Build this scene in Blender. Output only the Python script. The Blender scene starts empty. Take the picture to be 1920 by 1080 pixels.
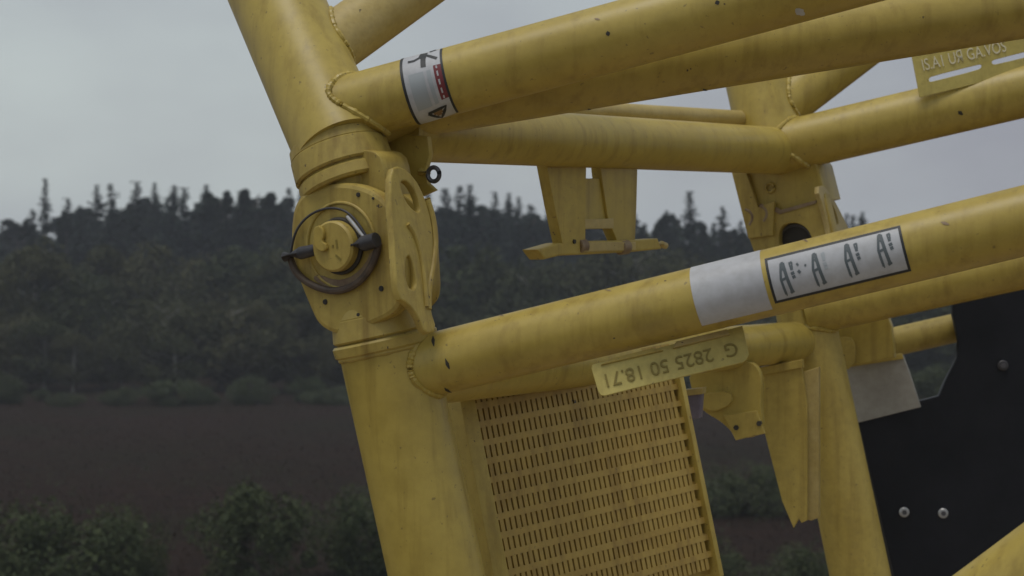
import bpy, bmesh, math, random
import numpy as np
from mathutils import Vector, Matrix

random.seed(7)
rng = np.random.default_rng(11)
S = bpy.context.scene
COL = S.collection

# ------------------------------------------------------------------ camera
F = 3270.0                    # focal length in photo pixels (1920 wide)
CAM_H = 6.0
cam_d = bpy.data.cameras.new('camera')
cam_d.sensor_width = 36.0
cam_d.lens = 36.0 * F / 1920.0
cam_d.clip_start = 0.05
cam_d.clip_end = 4000
cam_d.dof.use_dof = True
cam_d.dof.focus_distance = 4.3
cam_d.dof.aperture_fstop = 5.0
cam = bpy.data.objects.new('camera', cam_d)
COL.objects.link(cam)
cam.location = (0, 0, CAM_H)
cam.rotation_euler = (math.radians(90), 0, 0)
S.camera = cam

# ------------------------------------------------------------------ sky, sun, exposure
SUN_EL, SUN_AZ = math.radians(74), math.radians(-140)   # azimuth from +Y towards +X
SKY_SHIFT = (3.0, 0.1, 0.7)
world = bpy.data.worlds.new('World')
S.world = world
world.use_nodes = True
wn, wl = world.node_tree.nodes, world.node_tree.links
wn.clear()
w_out = wn.new('ShaderNodeOutputWorld')
w_bg = wn.new('ShaderNodeBackground')
w_bg.inputs['Strength'].default_value = 0.0745
w_sky = wn.new('ShaderNodeTexSky')
w_sky.sky_type = 'NISHITA'
w_sky.sun_disc = False
w_sky.sun_elevation = SUN_EL
w_sky.sun_rotation = SUN_AZ
w_sky.air_density = 1.5
w_sky.dust_density = 4.0
w_tc = wn.new('ShaderNodeTexCoord')
w_map = wn.new('ShaderNodeMapping')
w_map.inputs['Scale'].default_value = (1.0, 1.0, 2.2)
w_noise = wn.new('ShaderNodeTexNoise')
w_map.inputs['Location'].default_value = SKY_SHIFT
w_noise.inputs['Scale'].default_value = 2.2
w_noise.inputs['Detail'].default_value = 5
w_noise.inputs['Roughness'].default_value = 0.5
w_ramp = wn.new('ShaderNodeValToRGB')
w_ramp.color_ramp.elements[0].position = 0.32
w_ramp.color_ramp.elements[0].color = (4.1, 4.25, 4.9, 1)
w_ramp.color_ramp.elements[1].position = 0.70
w_ramp.color_ramp.elements[1].color = (7.2, 8.0, 7.9, 1)
w_mix = wn.new('ShaderNodeMix')
w_mix.data_type = 'RGBA'
w_mix.inputs[0].default_value = 0.86
wl.new(w_tc.outputs['Generated'], w_map.inputs['Vector'])
wl.new(w_map.outputs['Vector'], w_noise.inputs['Vector'])
wl.new(w_noise.outputs['Fac'], w_ramp.inputs['Fac'])
wl.new(w_sky.outputs['Color'], w_mix.inputs[6])
wl.new(w_ramp.outputs['Color'], w_mix.inputs[7])
wl.new(w_mix.outputs[2], w_bg.inputs['Color'])
wl.new(w_bg.outputs['Background'], w_out.inputs['Surface'])

sun_d = bpy.data.lights.new('sun', 'SUN')
sun_d.energy = 1.2
sun_d.angle = math.radians(25)
sun_d.color = (1.0, 0.96, 0.9)
sun = bpy.data.objects.new('sun', sun_d)
COL.objects.link(sun)
sdir = Vector((math.sin(SUN_AZ) * math.cos(SUN_EL), math.cos(SUN_AZ) * math.cos(SUN_EL), math.sin(SUN_EL)))
sun.rotation_euler = (-sdir).to_track_quat('-Z', 'Y').to_euler()
sun.location = (-6, -6, 14)

S.view_settings.view_transform = 'Standard'
S.view_settings.look = 'None'
S.view_settings.exposure = 0.12
S.view_settings.gamma = 1.0
S.view_settings.use_curve_mapping = False
S.cycles.volume_bounces = 1
S.cycles.max_bounces = 6
S.cycles.use_denoising = True

# ------------------------------------------------------------------ helpers
def P(px, py, d):
    """photo pixel at depth d (metres along the view axis) to a point in the place"""
    return Vector(((px - 960) / F * d, d, CAM_H - (py - 540) / F * d))

CAMP = Vector((0, 0, CAM_H))
def on_plane(px, py, c, n):
    r = P(px, py, 1.0) - CAMP
    t = (c - CAMP).dot(n) / r.dot(n)
    return CAMP + r * t

def mat(name, color, rough=0.5, metal=0.0):
    m = bpy.data.materials.new(name)
    m.use_nodes = True
    b = m.node_tree.nodes['Principled BSDF']
    b.inputs['Base Color'].default_value = (*color, 1)
    b.inputs['Roughness'].default_value = rough
    b.inputs['Metallic'].default_value = metal
    return m

def ramp_node(nt, p0, c0, p1, c1):
    r = nt.nodes.new('ShaderNodeValToRGB')
    e = r.color_ramp.elements
    e[0].position, e[1].position = p0, p1
    e[0].color = (*c0, 1) if len(c0) == 3 else c0
    e[1].color = (*c1, 1) if len(c1) == 3 else c1
    return r

def noise_node(nt, vec, scale, detail=4, rough=0.55):
    n = nt.nodes.new('ShaderNodeTexNoise')
    n.inputs['Scale'].default_value = scale
    n.inputs['Detail'].default_value = detail
    n.inputs['Roughness'].default_value = rough
    nt.links.new(vec, n.inputs['Vector'])
    return n

def mixc(nt, fac, a, b, blend='MIX'):
    m = nt.nodes.new('ShaderNodeMix')
    m.data_type = 'RGBA'
    m.blend_type = blend
    for sock, v in ((m.inputs[0], fac), (m.inputs[6], a), (m.inputs[7], b)):
        if isinstance(v, (int, float)):
            sock.default_value = v
        elif isinstance(v, tuple):
            sock.default_value = (*v, 1)
        else:
            nt.links.new(v, sock)
    return m.outputs[2]

def mottled(name, ca, cb, scale, rough=0.6, metal=0.0, bump=0.0, bscale=None, rr=0.12, chips=None, stretch=None, coat=0.0, runs=0.0):
    """base colour that drifts between two tones, with fine relief and, if asked, chipped paint"""
    m = bpy.data.materials.new(name)
    m.use_nodes = True
    nt = m.node_tree
    b = nt.nodes['Principled BSDF']
    tc = nt.nodes.new('ShaderNodeTexCoord')
    oi = nt.nodes.new('ShaderNodeObjectInfo')
    ad = nt.nodes.new('ShaderNodeVectorMath'); ad.operation = 'ADD'
    mul = nt.nodes.new('ShaderNodeMath'); mul.operation = 'MULTIPLY'
    mul.inputs[1].default_value = 37.0
    nt.links.new(oi.outputs['Random'], mul.inputs[0])
    nt.links.new(tc.outputs['Object'], ad.inputs[0])
    nt.links.new(mul.outputs[0], ad.inputs[1])
    vec = ad.outputs[0]
    if stretch:
        mp = nt.nodes.new('ShaderNodeMapping')
        mp.inputs['Scale'].default_value = stretch
        nt.links.new(vec, mp.inputs['Vector'])
        vec = mp.outputs['Vector']
    n1 = noise_node(nt, vec, scale, 5, 0.6)
    r1 = ramp_node(nt, 0.3, ca, 0.7, cb)
    nt.links.new(n1.outputs['Fac'], r1.inputs['Fac'])
    col = r1.outputs['Color']
    n2 = noise_node(nt, vec, scale * 7, 4, 0.65)
    r2 = ramp_node(nt, 0.25, (0.72, 0.70, 0.66), 0.6, (1, 1, 1))
    nt.links.new(n2.outputs['Fac'], r2.inputs['Fac'])
    col = mixc(nt, 0.6, col, r2.outputs['Color'], 'MULTIPLY')
    if runs:
        geo = nt.nodes.new('ShaderNodeNewGeometry')
        mp2 = nt.nodes.new('ShaderNodeMapping')
        mp2.inputs['Scale'].default_value = (26, 26, 1.6)
        nt.links.new(geo.outputs['Position'], mp2.inputs['Vector'])
        n5 = noise_node(nt, mp2.outputs['Vector'], 1.0, 5, 0.62)
        r5 = ramp_node(nt, 0.50, (1, 1, 1), 0.72, (0.60, 0.54, 0.46))
        nt.links.new(n5.outputs['Fac'], r5.inputs['Fac'])
        col = mixc(nt, runs, col, r5.outputs['Color'], 'MULTIPLY')
        n6 = noise_node(nt, vec, 3.3, 6, 0.7)
        r6 = ramp_node(nt, 0.60, (0, 0, 0), 0.78, (1, 1, 1))
        nt.links.new(n6.outputs['Fac'], r6.inputs['Fac'])
        col = mixc(nt, r6.outputs['Color'], col, mixc(nt, 0.35, col, (0.16, 0.12, 0.06)))
        n7 = noise_node(nt, vec, 85, 2, 0.5)
        r7 = ramp_node(nt, 0.70, (0, 0, 0), 0.74, (1, 1, 1))
        nt.links.new(n7.outputs['Fac'], r7.inputs['Fac'])
        col = mixc(nt, r7.outputs['Color'], col, mixc(nt, 0.55, col, (0.10, 0.07, 0.035)))
    if chips:
        n3 = noise_node(nt, vec, chips[0], 3, 0.7)
        r3 = ramp_node(nt, chips[1], (0, 0, 0), chips[1] + 0.02, (1, 1, 1))
        nt.links.new(n3.outputs['Fac'], r3.inputs['Fac'])
        col = mixc(nt, r3.outputs['Color'], col, (0.05, 0.032, 0.02))
    nt.links.new(col, b.inputs['Base Color'])
    rm = nt.nodes.new('ShaderNodeMapRange')
    rm.inputs['To Min'].default_value = max(0.05, rough - rr)
    rm.inputs['To Max'].default_value = min(1.0, rough + rr)
    nt.links.new(n2.outputs['Fac'], rm.inputs['Value'])
    nt.links.new(rm.outputs[0], b.inputs['Roughness'])
    b.inputs['Metallic'].default_value = metal
    if coat:
        b.inputs['Coat Weight'].default_value = coat
        b.inputs['Coat Roughness'].default_value = 0.25
    if bump:
        bp = nt.nodes.new('ShaderNodeBump')
        bp.inputs['Strength'].default_value = bump
        bp.inputs['Distance'].default_value = 0.004
        nb = noise_node(nt, vec, bscale or scale * 10, 4, 0.6)
        nt.links.new(nb.outputs['Fac'], bp.inputs['Height'])
        nt.links.new(bp.outputs['Normal'], b.inputs['Normal'])
    return m

M = {}
M['yellow'] = mottled('yellow_paint', (0.425, 0.310, 0.058), (0.485, 0.366, 0.080), 2.6, 0.42, bump=0.06, bscale=60, chips=(23, 0.73), runs=0.6)
M['yellow_worn'] = mottled('worn_yellow_paint', (0.385, 0.278, 0.058), (0.485, 0.366, 0.088), 6, 0.5, bump=0.22, bscale=34, chips=(40, 0.68), runs=0.9)
M['yellow_flat'] = mottled('flat_yellow_paint', (0.435, 0.318, 0.062), (0.495, 0.37, 0.084), 5, 0.55, bump=0.08, bscale=50, chips=(30, 0.72), runs=0.6)
M['cream_edge_sheen'] = mottled('pale_edge_sheen_paint', (0.41, 0.30, 0.085), (0.49, 0.38, 0.15), 9, 0.5, bump=0.2, bscale=40, chips=(35, 0.70))  # pale edges and lips; also sky sheen painted on diagonal, rail and far strap
M['grate_yellow'] = mottled('warm_yellow_sheet_paint', (0.40, 0.262, 0.055), (0.47, 0.325, 0.075), 5, 0.55, bump=0.12, bscale=40, chips=(30, 0.72), runs=0.9)
M['grime_steel'] = mottled('grimy_brown_steel', (0.06, 0.045, 0.036), (0.14, 0.10, 0.07), 26, 0.6, 0.2, bump=0.35, bscale=70)
M['plate_yellow'] = mottled('pale_plate_paint', (0.50, 0.405, 0.10), (0.58, 0.48, 0.14), 8, 0.5, bump=0.1, bscale=50, runs=0.4)
M['letter'] = mat('raised_letter_paint', (0.23, 0.175, 0.03), 0.6)
M['pale_letter'] = mat('pale_letter_paint', (0.72, 0.66, 0.46), 0.6)
M['steel'] = mottled('grey_steel', (0.085, 0.085, 0.095), (0.16, 0.155, 0.165), 14, 0.42, 0.6, bump=0.15, bscale=60)
M['black_steel'] = mottled('blackened_steel', (0.035, 0.035, 0.04), (0.085, 0.08, 0.085), 20, 0.5, 0.3, bump=0.2, bscale=60)
M['rust'] = mottled('rubbed_bare_steel', (0.20, 0.13, 0.08), (0.33, 0.25, 0.15), 22, 0.6, 0.2, bump=0.3, bscale=70)
M['dark'] = mottled('near_black_mottle', (0.022, 0.02, 0.018), (0.05, 0.042, 0.03), 12, 0.6, bump=0.1)  # near-black tone for chips, studs, bolt heads and the pin's painted shadow
M['white_vinyl'] = mottled('white_vinyl', (0.44, 0.445, 0.475), (0.53, 0.54, 0.56), 5, 0.45, rr=0.08)
M['black_ink'] = mat('black_ink', (0.022, 0.024, 0.026), 0.5)
M['grey_ink'] = mat('grey_ink', (0.36, 0.39, 0.41), 0.55)
M['mid_ink'] = mat('slate_ink', (0.10, 0.12, 0.13), 0.55)
M['red_ink'] = mat('red_ink', (0.17, 0.025, 0.03), 0.45)
M['amber_ink'] = mat('brown_amber_ink', (0.22, 0.13, 0.05), 0.5)
M['panel_black'] = mottled('black_panel', (0.008, 0.0095, 0.013), (0.017, 0.018, 0.024), 4, 0.5, bump=0.06, bscale=30)
M['panel_black'].node_tree.nodes['Principled BSDF'].inputs['Specular IOR Level'].default_value = 0.25
M['board'] = mottled('off_white_board', (0.30, 0.285, 0.255), (0.37, 0.355, 0.32), 5, 0.6, bump=0.08)
M['bolt'] = mottled('zinc_bolt', (0.42, 0.42, 0.43), (0.58, 0.58, 0.58), 30, 0.4, 0.5)
M['lilac_box'] = mottled('violet_grey_plastic', (0.13, 0.11, 0.15), (0.19, 0.165, 0.20), 10, 0.5)
M['bark'] = mottled('bark', (0.05, 0.042, 0.035), (0.10, 0.085, 0.07), 6, 0.9, bump=0.4, bscale=12)
M['birch'] = mottled('pale_bark', (0.20, 0.19, 0.17), (0.34, 0.33, 0.30), 4, 0.9, bump=0.3, bscale=12)

def leaf_mat(name, ca, cb, cc, vary=0.45):
    m = bpy.data.materials.new(name)
    m.use_nodes = True
    nt = m.node_tree
    b = nt.nodes['Principled BSDF']
    oi = nt.nodes.new('ShaderNodeObjectInfo')
    geo = nt.nodes.new('ShaderNodeNewGeometry')
    r = ramp_node(nt, 0.0, ca, 1.0, cb)
    nt.links.new(geo.outputs['Random Per Island'], r.inputs['Fac'])
    col = mixc(nt, oi.outputs['Random'], r.outputs['Color'], cc)
    col = mixc(nt, vary, r.outputs['Color'], col)
    nt.links.new(col, b.inputs['Base Color'])
    b.inputs['Roughness'].default_value = 0.7
    b.inputs['Specular IOR Level'].default_value = 0.12
    return m

M['spruce'] = leaf_mat('spruce_needles', (0.014, 0.022, 0.016), (0.03, 0.042, 0.028), (0.02, 0.034, 0.03))
M['pine'] = leaf_mat('pine_needles', (0.016, 0.025, 0.017), (0.034, 0.045, 0.03), (0.025, 0.038, 0.03))
M['leaf'] = leaf_mat('autumn_green_leaves', (0.018, 0.028, 0.013), (0.056, 0.07, 0.03), (0.075, 0.072, 0.034), 0.85)
M['bush'] = leaf_mat('bush_leaves', (0.03, 0.044, 0.02), (0.075, 0.092, 0.04), (0.06, 0.066, 0.034))
M['tuft'] = leaf_mat('dry_heather', (0.026, 0.0165, 0.013), (0.04, 0.026, 0.02), (0.032, 0.023, 0.016))
M['grass'] = leaf_mat('rough_grass', (0.034, 0.041, 0.024), (0.062, 0.07, 0.04), (0.05, 0.052, 0.032))

def mesh_obj(name, verts, faces, material, root=None, smooth=True, angle=35, origin=None, **tags):
    """one mesh object; verts are in world space, the object's origin is put at their middle (or where asked)"""
    vs = [Vector(v) for v in verts]
    if origin is None:
        lo = Vector((min(v.x for v in vs), min(v.y for v in vs), min(v.z for v in vs)))
        hi = Vector((max(v.x for v in vs), max(v.y for v in vs), max(v.z for v in vs)))
        origin = (lo + hi) / 2
    me = bpy.data.meshes.new(name)
    me.from_pydata([tuple(v - origin) for v in vs], [], faces)
    bm = bmesh.new(); bm.from_mesh(me)
    bmesh.ops.recalc_face_normals(bm, faces=bm.faces)
    bm.to_mesh(me); bm.free()
    me.materials.append(material)
    if smooth:
        me.polygons.foreach_set('use_smooth', [True] * len(me.polygons))
        me.set_sharp_from_angle(angle=math.radians(angle))
    o = bpy.data.objects.new(name, me)
    COL.objects.link(o)
    attach(o, origin, root)
    tag(o, **tags)
    return o

WORLD = {}
def attach(o, loc, root):
    WORLD[o.name] = Vector(loc)
    if root is None:
        o.location = loc
    else:
        o.parent = root
        o.location = Vector(loc) - WORLD[root.name]

def tag(o, label=None, category=None, group=None, kind=None):
    for k, v in (('label', label), ('category', category), ('group', group), ('kind', kind)):
        if v:
            o[k] = v
    return o

def thing(name, loc, label, category, group=None):
    o = bpy.data.objects.new(name, None)
    o.empty_display_size = 0.1
    COL.objects.link(o)
    attach(o, loc, None)
    return tag(o, label, category, group)

def frame_of(axis):
    a = axis.normalized()
    ref = Vector((0, 0, 1)) if abs(a.z) < 0.9 else Vector((0, 1, 0))
    e1 = a.cross(ref).normalized()
    e2 = e1.cross(a).normalized()
    return a, e1, e2

class Tube:
    """a straight pipe from a to b; keeps its frame so that stickers and welds can be laid on it"""
    def __init__(s, a, b, ra, rb=None):
        s.a, s.b, s.ra, s.rb = Vector(a), Vector(b), ra, ra if rb is None else rb
        s.L = (s.b - s.a).length
        s.d, s.e1, s.e2 = frame_of(s.b - s.a)
    def r(s, t): return s.ra + (s.rb - s.ra) * t / s.L
    def pt(s, t, th, off=0.0):
        r = s.r(t) + off
        return s.a + s.d * t + (s.e1 * math.cos(th) + s.e2 * math.sin(th)) * r
    def uv(s, px, py):
        """where the line of sight through a photo pixel meets the pipe"""
        rd = (P(px, py, 1.0) - CAMP).normalized()
        o = CAMP - s.a
        R = (s.ra + s.rb) / 2
        for _ in range(3):
            dp = rd - s.d * rd.dot(s.d)
            op = o - s.d * o.dot(s.d)
            A, B, C = dp.dot(dp), 2 * dp.dot(op), op.dot(op) - R * R
            disc = max(0.0, B * B - 4 * A * C)
            k = (-B - math.sqrt(disc)) / (2 * A)
            q = o + rd * k
            t = q.dot(s.d)
            R = s.r(t)
        v = q - s.d * t
        return t, math.atan2(v.dot(s.e2), v.dot(s.e1))
    def build(s, name, material, root, seg=56, rings=None, lips=0.0, **tags):
        n = rings or 2
        vs, fs = [], []
        ts = [s.L * i / (n - 1) for i in range(n)]
        rs = [s.r(t) for t in ts]
        if lips:
            ts = [0, lips] + ts[1:-1] + [s.L - lips, s.L]
            rs = [s.r(t) for t in ts]
            rs[0] -= lips; rs[-1] -= lips
        for t, r in zip(ts, rs):
            for k in range(seg):
                th = 2 * math.pi * k / seg
                vs.append(s.a + s.d * t + (s.e1 * math.cos(th) + s.e2 * math.sin(th)) * r)
        n = len(ts)
        for i in range(n - 1):
            for k in range(seg):
                k2 = (k + 1) % seg
                fs.append((i * seg + k, i * seg + k2, (i + 1) * seg + k2, (i + 1) * seg + k))
        fs.append(tuple(range(seg - 1, -1, -1)))
        fs.append(tuple(range((n - 1) * seg, n * seg)))
        return mesh_obj(name, vs, fs, material, root, **tags)

def sweep(name, pts, rad, material, root, closed=False, seg=10, jitter=0.0, **tags):
    """round bar along a line of points"""
    pts = [Vector(p) for p in pts]
    n = len(pts)
    vs, fs = [], []
    prev = None
    for i, p in enumerate(pts):
        if closed:
            tan = (pts[(i + 1) % n] - pts[i - 1]).normalized()
        else:
            tan = (pts[min(i + 1, n - 1)] - pts[max(i - 1, 0)]).normalized()
        if prev is None:
            _, e1, e2 = frame_of(tan)
        else:
            e1 = (prev - tan * prev.dot(tan)).normalized()
            e2 = tan.cross(e1)
        prev = e1
        rr = rad[i] if isinstance(rad, (list, tuple)) else rad
        rr *= 1 + random.uniform(-jitter, jitter)
        for k in range(seg):
            th = 2 * math.pi * k / seg
            vs.append(p + (e1 * math.cos(th) + e2 * math.sin(th)) * rr)
    m = n if closed else n - 1
    for i in range(m):
        j = (i + 1) % n
        for k in range(seg):
            k2 = (k + 1) % seg
            fs.append((i * seg + k, i * seg + k2, j * seg + k2, j * seg + k))
    if not closed:
        fs.append(tuple(range(seg - 1, -1, -1)))
        fs.append(tuple(range((n - 1) * seg, n * seg)))
    return mesh_obj(name, vs, fs, material, root, **tags)

def weld(tube, post, root, from_start=True, bead=0.006, material=None):
    """bead where a pipe runs into a post: the pipe's own lines meet the post's surface"""
    pts = []
    sgn = 1 if from_start else -1
    for k in range(150):
        th = 2 * math.pi * k / 150
        t_end = 0 if from_start else tube.L
        p0 = tube.pt(t_end, th)
        d = tube.d * sgn
        o = p0 - post.a
        dp = d - post.d * d.dot(post.d)
        op = o - post.d * o.dot(post.d)
        R = post.r(max(0, min(post.L, o.dot(post.d))))
        A, B, C = dp.dot(dp), 2 * dp.dot(op), op.dot(op) - R * R
        disc = B * B - 4 * A * C
        if disc < 0:
            continue
        kx = (-B + math.sqrt(disc)) / (2 * A)
        pts.append(p0 + d * kx)
    if len(pts) < 60:
        return None
    return sweep('weld_bead', pts, bead, material or M['yellow'], root, closed=True, seg=8, jitter=0.22)

def ring_on(tube, t, name, width, extra, material, root, **tags):
    """a collar round a pipe"""
    c = tube.a + tube.d * t
    T = Tube(c, c + tube.d * width, tube.r(t) + extra, tube.r(t + width) + extra)
    return T.build(name, material, root, lips=0.004, **tags)

def plate(name, outline, holes, c, ez, thick, material, root, bevel=0.0025, smooth=True, **tags):
    """flat plate with real holes, cut from an outline in its own plane, from the face at c back along ez"""
    ez = Vector(ez).normalized()
    _, e1, e2 = frame_of(ez)
    cu = bpy.data.curves.new('cut', 'CURVE')
    cu.dimensions = '2D'
    cu.fill_mode = 'BOTH'
    cu.extrude = max(thick / 2 - bevel, 0.0002)
    cu.bevel_depth = bevel
    cu.bevel_resolution = 1
    for loop in [outline] + list(holes):
        q = [((p - c).dot(e1), (p - c).dot(e2)) for p in loop]
        area = sum(q[i][0] * q[(i + 1) % len(q)][1] - q[(i + 1) % len(q)][0] * q[i][1] for i in range(len(q)))
        if (area < 0) != (loop is not outline):
            q.reverse()
        sp = cu.splines.new('POLY')
        sp.points.add(len(q) - 1)
        for i, (x, y) in enumerate(q):
            sp.points[i].co = (x, y, 0, 1)
        sp.use_cyclic_u = True
    tmp = bpy.data.objects.new('cut', cu)
    COL.objects.link(tmp)
    dg = bpy.context.evaluated_depsgraph_get()
    me0 = bpy.data.meshes.new_from_object(tmp.evaluated_get(dg))
    bpy.data.objects.remove(tmp)
    e3 = e1.cross(e2)
    mid = c + ez * (thick / 2)
    vs = [mid + e1 * v.co.x + e2 * v.co.y + e3 * v.co.z for v in me0.vertices]
    fs = [tuple(p.vertices) for p in me0.polygons]
    bpy.data.meshes.remove(me0)
    return mesh_obj(name, vs, fs, material, root, smooth, **tags)

def px_plate(name, pts, holes, c, n, thick, material, root, **kw):
    return plate(name, [on_plane(x, y, c, n) for x, y in pts], [[on_plane(x, y, c, n) for x, y in h] for h in holes], c, n, thick, material, root, **kw)

def smooth_loop(pts, n=3):
    """round a polygon off (closed Chaikin)"""
    for _ in range(n):
        q = []
        for i in range(len(pts)):
            a, b = pts[i], pts[(i + 1) % len(pts)]
            q.append((a[0] * .75 + b[0] * .25, a[1] * .75 + b[1] * .25))
            q.append((a[0] * .25 + b[0] * .75, a[1] * .25 + b[1] * .75))
        pts = q
    return pts

def smooth_open(pts, n=3):
    for _ in range(n):
        q = [pts[0]]
        for a, b in zip(pts[:-1], pts[1:]):
            q.append((a[0] * .75 + b[0] * .25, a[1] * .75 + b[1] * .25)); q.append((a[0] * .25 + b[0] * .75, a[1] * .25 + b[1] * .75))
        q.append(pts[-1])
        pts = q
    return pts

def box(name, c, ex, ey, ez, sx, sy, sz, material, root, bevel=0.004, **tags):
    """bevelled block with its own axes"""
    bm = bmesh.new()
    bmesh.ops.create_cube(bm, size=1.0)
    for v in bm.verts:
        v.co = Vector((v.co.x * sx, v.co.y * sy, v.co.z * sz))
    if bevel:
        bmesh.ops.bevel(bm, geom=list(bm.edges), offset=min(bevel, min(sx, sy, sz) * .3), segments=2, affect='EDGES', profile=.6)
    vs = [c + ex * v.co.x + ey * v.co.y + ez * v.co.z for v in bm.verts]
    bm.verts.index_update()
    fs = [tuple(v.index for v in f.verts) for f in bm.faces]
    bm.free()
    return mesh_obj(name, vs, fs, material, root, **tags)

def text_mesh(name, s, size, origin, ex, ey, material, root, depth=0.0015, align='CENTER', spacing=1.0, **tags):
    cu = bpy.data.curves.new('t', 'FONT')
    cu.body = s
    cu.size = size
    cu.extrude = depth
    cu.align_x = align
    cu.align_y = 'CENTER'
    cu.space_character = spacing
    tmp = bpy.data.objects.new('t', cu)
    COL.objects.link(tmp)
    dg = bpy.context.evaluated_depsgraph_get()
    me0 = bpy.data.meshes.new_from_object(tmp.evaluated_get(dg))
    bpy.data.objects.remove(tmp)
    ez = ex.cross(ey).normalized()
    bm = bmesh.new(); bm.from_mesh(me0)
    bpy.data.meshes.remove(me0)
    bmesh.ops.remove_doubles(bm, verts=bm.verts, dist=1e-6)
    left = set(bm.verts)
    while left:                                     # each character is a piece of its own
        stack, isl = [left.pop()], []
        while stack:
            v = stack.pop(); isl.append(v)
            for e in v.link_edges:
                w = e.other_vert(v)
                if w in left:
                    left.discard(w); stack.append(w)
        idx = {v: k for k, v in enumerate(isl)}
        fs = [tuple(idx[v] for v in f.verts) for f in {f for v in isl for f in v.link_faces}]
        mesh_obj(name, [origin + ex * v.co.x + ey * v.co.y + ez * v.co.z for v in isl], fs, material, root, smooth=False, **tags)
    bm.free()

# stickers: flat print laid on a pipe.  a,b in 0..1 over the sticker's own rectangle
class Decal:
    def __init__(s, tube, tl, tr, br, bl):
        s.tube = tube
        s.c = [tube.uv(*p) for p in (tl, tr, br, bl)]
    def at(s, a, b, off):
        (t0, h0), (t1, h1), (t2, h2), (t3, h3) = s.c
        t = (t0 * (1 - a) + t1 * a) * (1 - b) + (t3 * (1 - a) + t2 * a) * b
        h = (h0 * (1 - a) + h1 * a) * (1 - b) + (h3 * (1 - a) + h2 * a) * b
        return s.tube.pt(t, h, off)
    def rect(s, name, a0, a1, b0, b1, off, material, root, na=4, nb=16, **tags):
        vs, fs = [], []
        for j in range(nb + 1):
            for i in range(na + 1):
                vs.append(s.at(a0 + (a1 - a0) * i / na, b0 + (b1 - b0) * j / nb, off))
        for j in range(nb):
            for i in range(na):
                k = j * (na + 1) + i
                fs.append((k, k + 1, k + na + 2, k + na + 1))
        return mesh_obj(name, vs, fs, material, root, **tags)
    def strokes(s, name, lines, off, material, root, **tags):
        """each line: (points, half width in a-units, aspect b/a)"""
        vs, fs = [], []
        for pts, w, asp in lines:
            q = []
            for (x0, y0), (x1, y1) in zip(pts[:-1], pts[1:]):
                for k in range(4):
                    q.append((x0 + (x1 - x0) * k / 4, y0 + (y1 - y0) * k / 4))
            q.append(pts[-1])
            for i, (x, y) in enumerate(q):
                x0, y0 = q[max(i - 1, 0)]; x1, y1 = q[min(i + 1, len(q) - 1)]
                dx, dy = x1 - x0, (y1 - y0) / asp
                L = math.hypot(dx, dy) or 1
                nx, ny = -dy / L * w, dx / L * w * asp
                vs.append(s.at(x + nx, y + ny, off)); vs.append(s.at(x - nx, y - ny, off))
                if i:
                    k = len(vs)
                    fs.append((k - 4, k - 3, k - 1, k - 2))
        return mesh_obj(name, vs, fs, material, root, **tags)

def chip(tube, px, py, dx, dy, w, material, root):
    """a small knock in the paint of a pipe"""
    t0, h0 = tube.uv(px - dx / 2, py - dy / 2)
    t1, h1 = tube.uv(px + dx / 2, py + dy / 2)
    R = tube.ra
    vs, fs = [], []
    du, dv = t1 - t0, (h1 - h0) * R
    L = math.hypot(du, dv) or 1
    nu, nv = -dv / L, du / L
    n = 7
    for i in range(n):
        f = i / (n - 1)
        ww = w * (0.25 + math.sin(math.pi * f)) * random.uniform(.7, 1.2) * 0.5
        for sg in (-1, 1):
            vs.append(tube.pt(t0 + du * f + nu * ww * sg, h0 + (h1 - h0) * f + nv * ww * sg / R, 0.0009))
    for i in range(n - 1):
        fs.append((2 * i, 2 * i + 1, 2 * i + 3, 2 * i + 2))
    return mesh_obj('paint_chip', vs, fs, material, root)

# ------------------------------------------------------------------ ground
def terrain(x, y):
    z = 0.10 * np.sin(x * 0.11 + 1.3) * np.cos(y * 0.083) + 0.06 * np.sin(x * 0.31 + y * 0.27)
    near = np.clip((np.hypot(x, y) - 9) / 12, 0, 1)
    z = z * near
    hill = np.clip((y - 118) / 130, 0, 1)
    return z + hill * hill * (3 - 2 * hill) * 5.0

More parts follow.
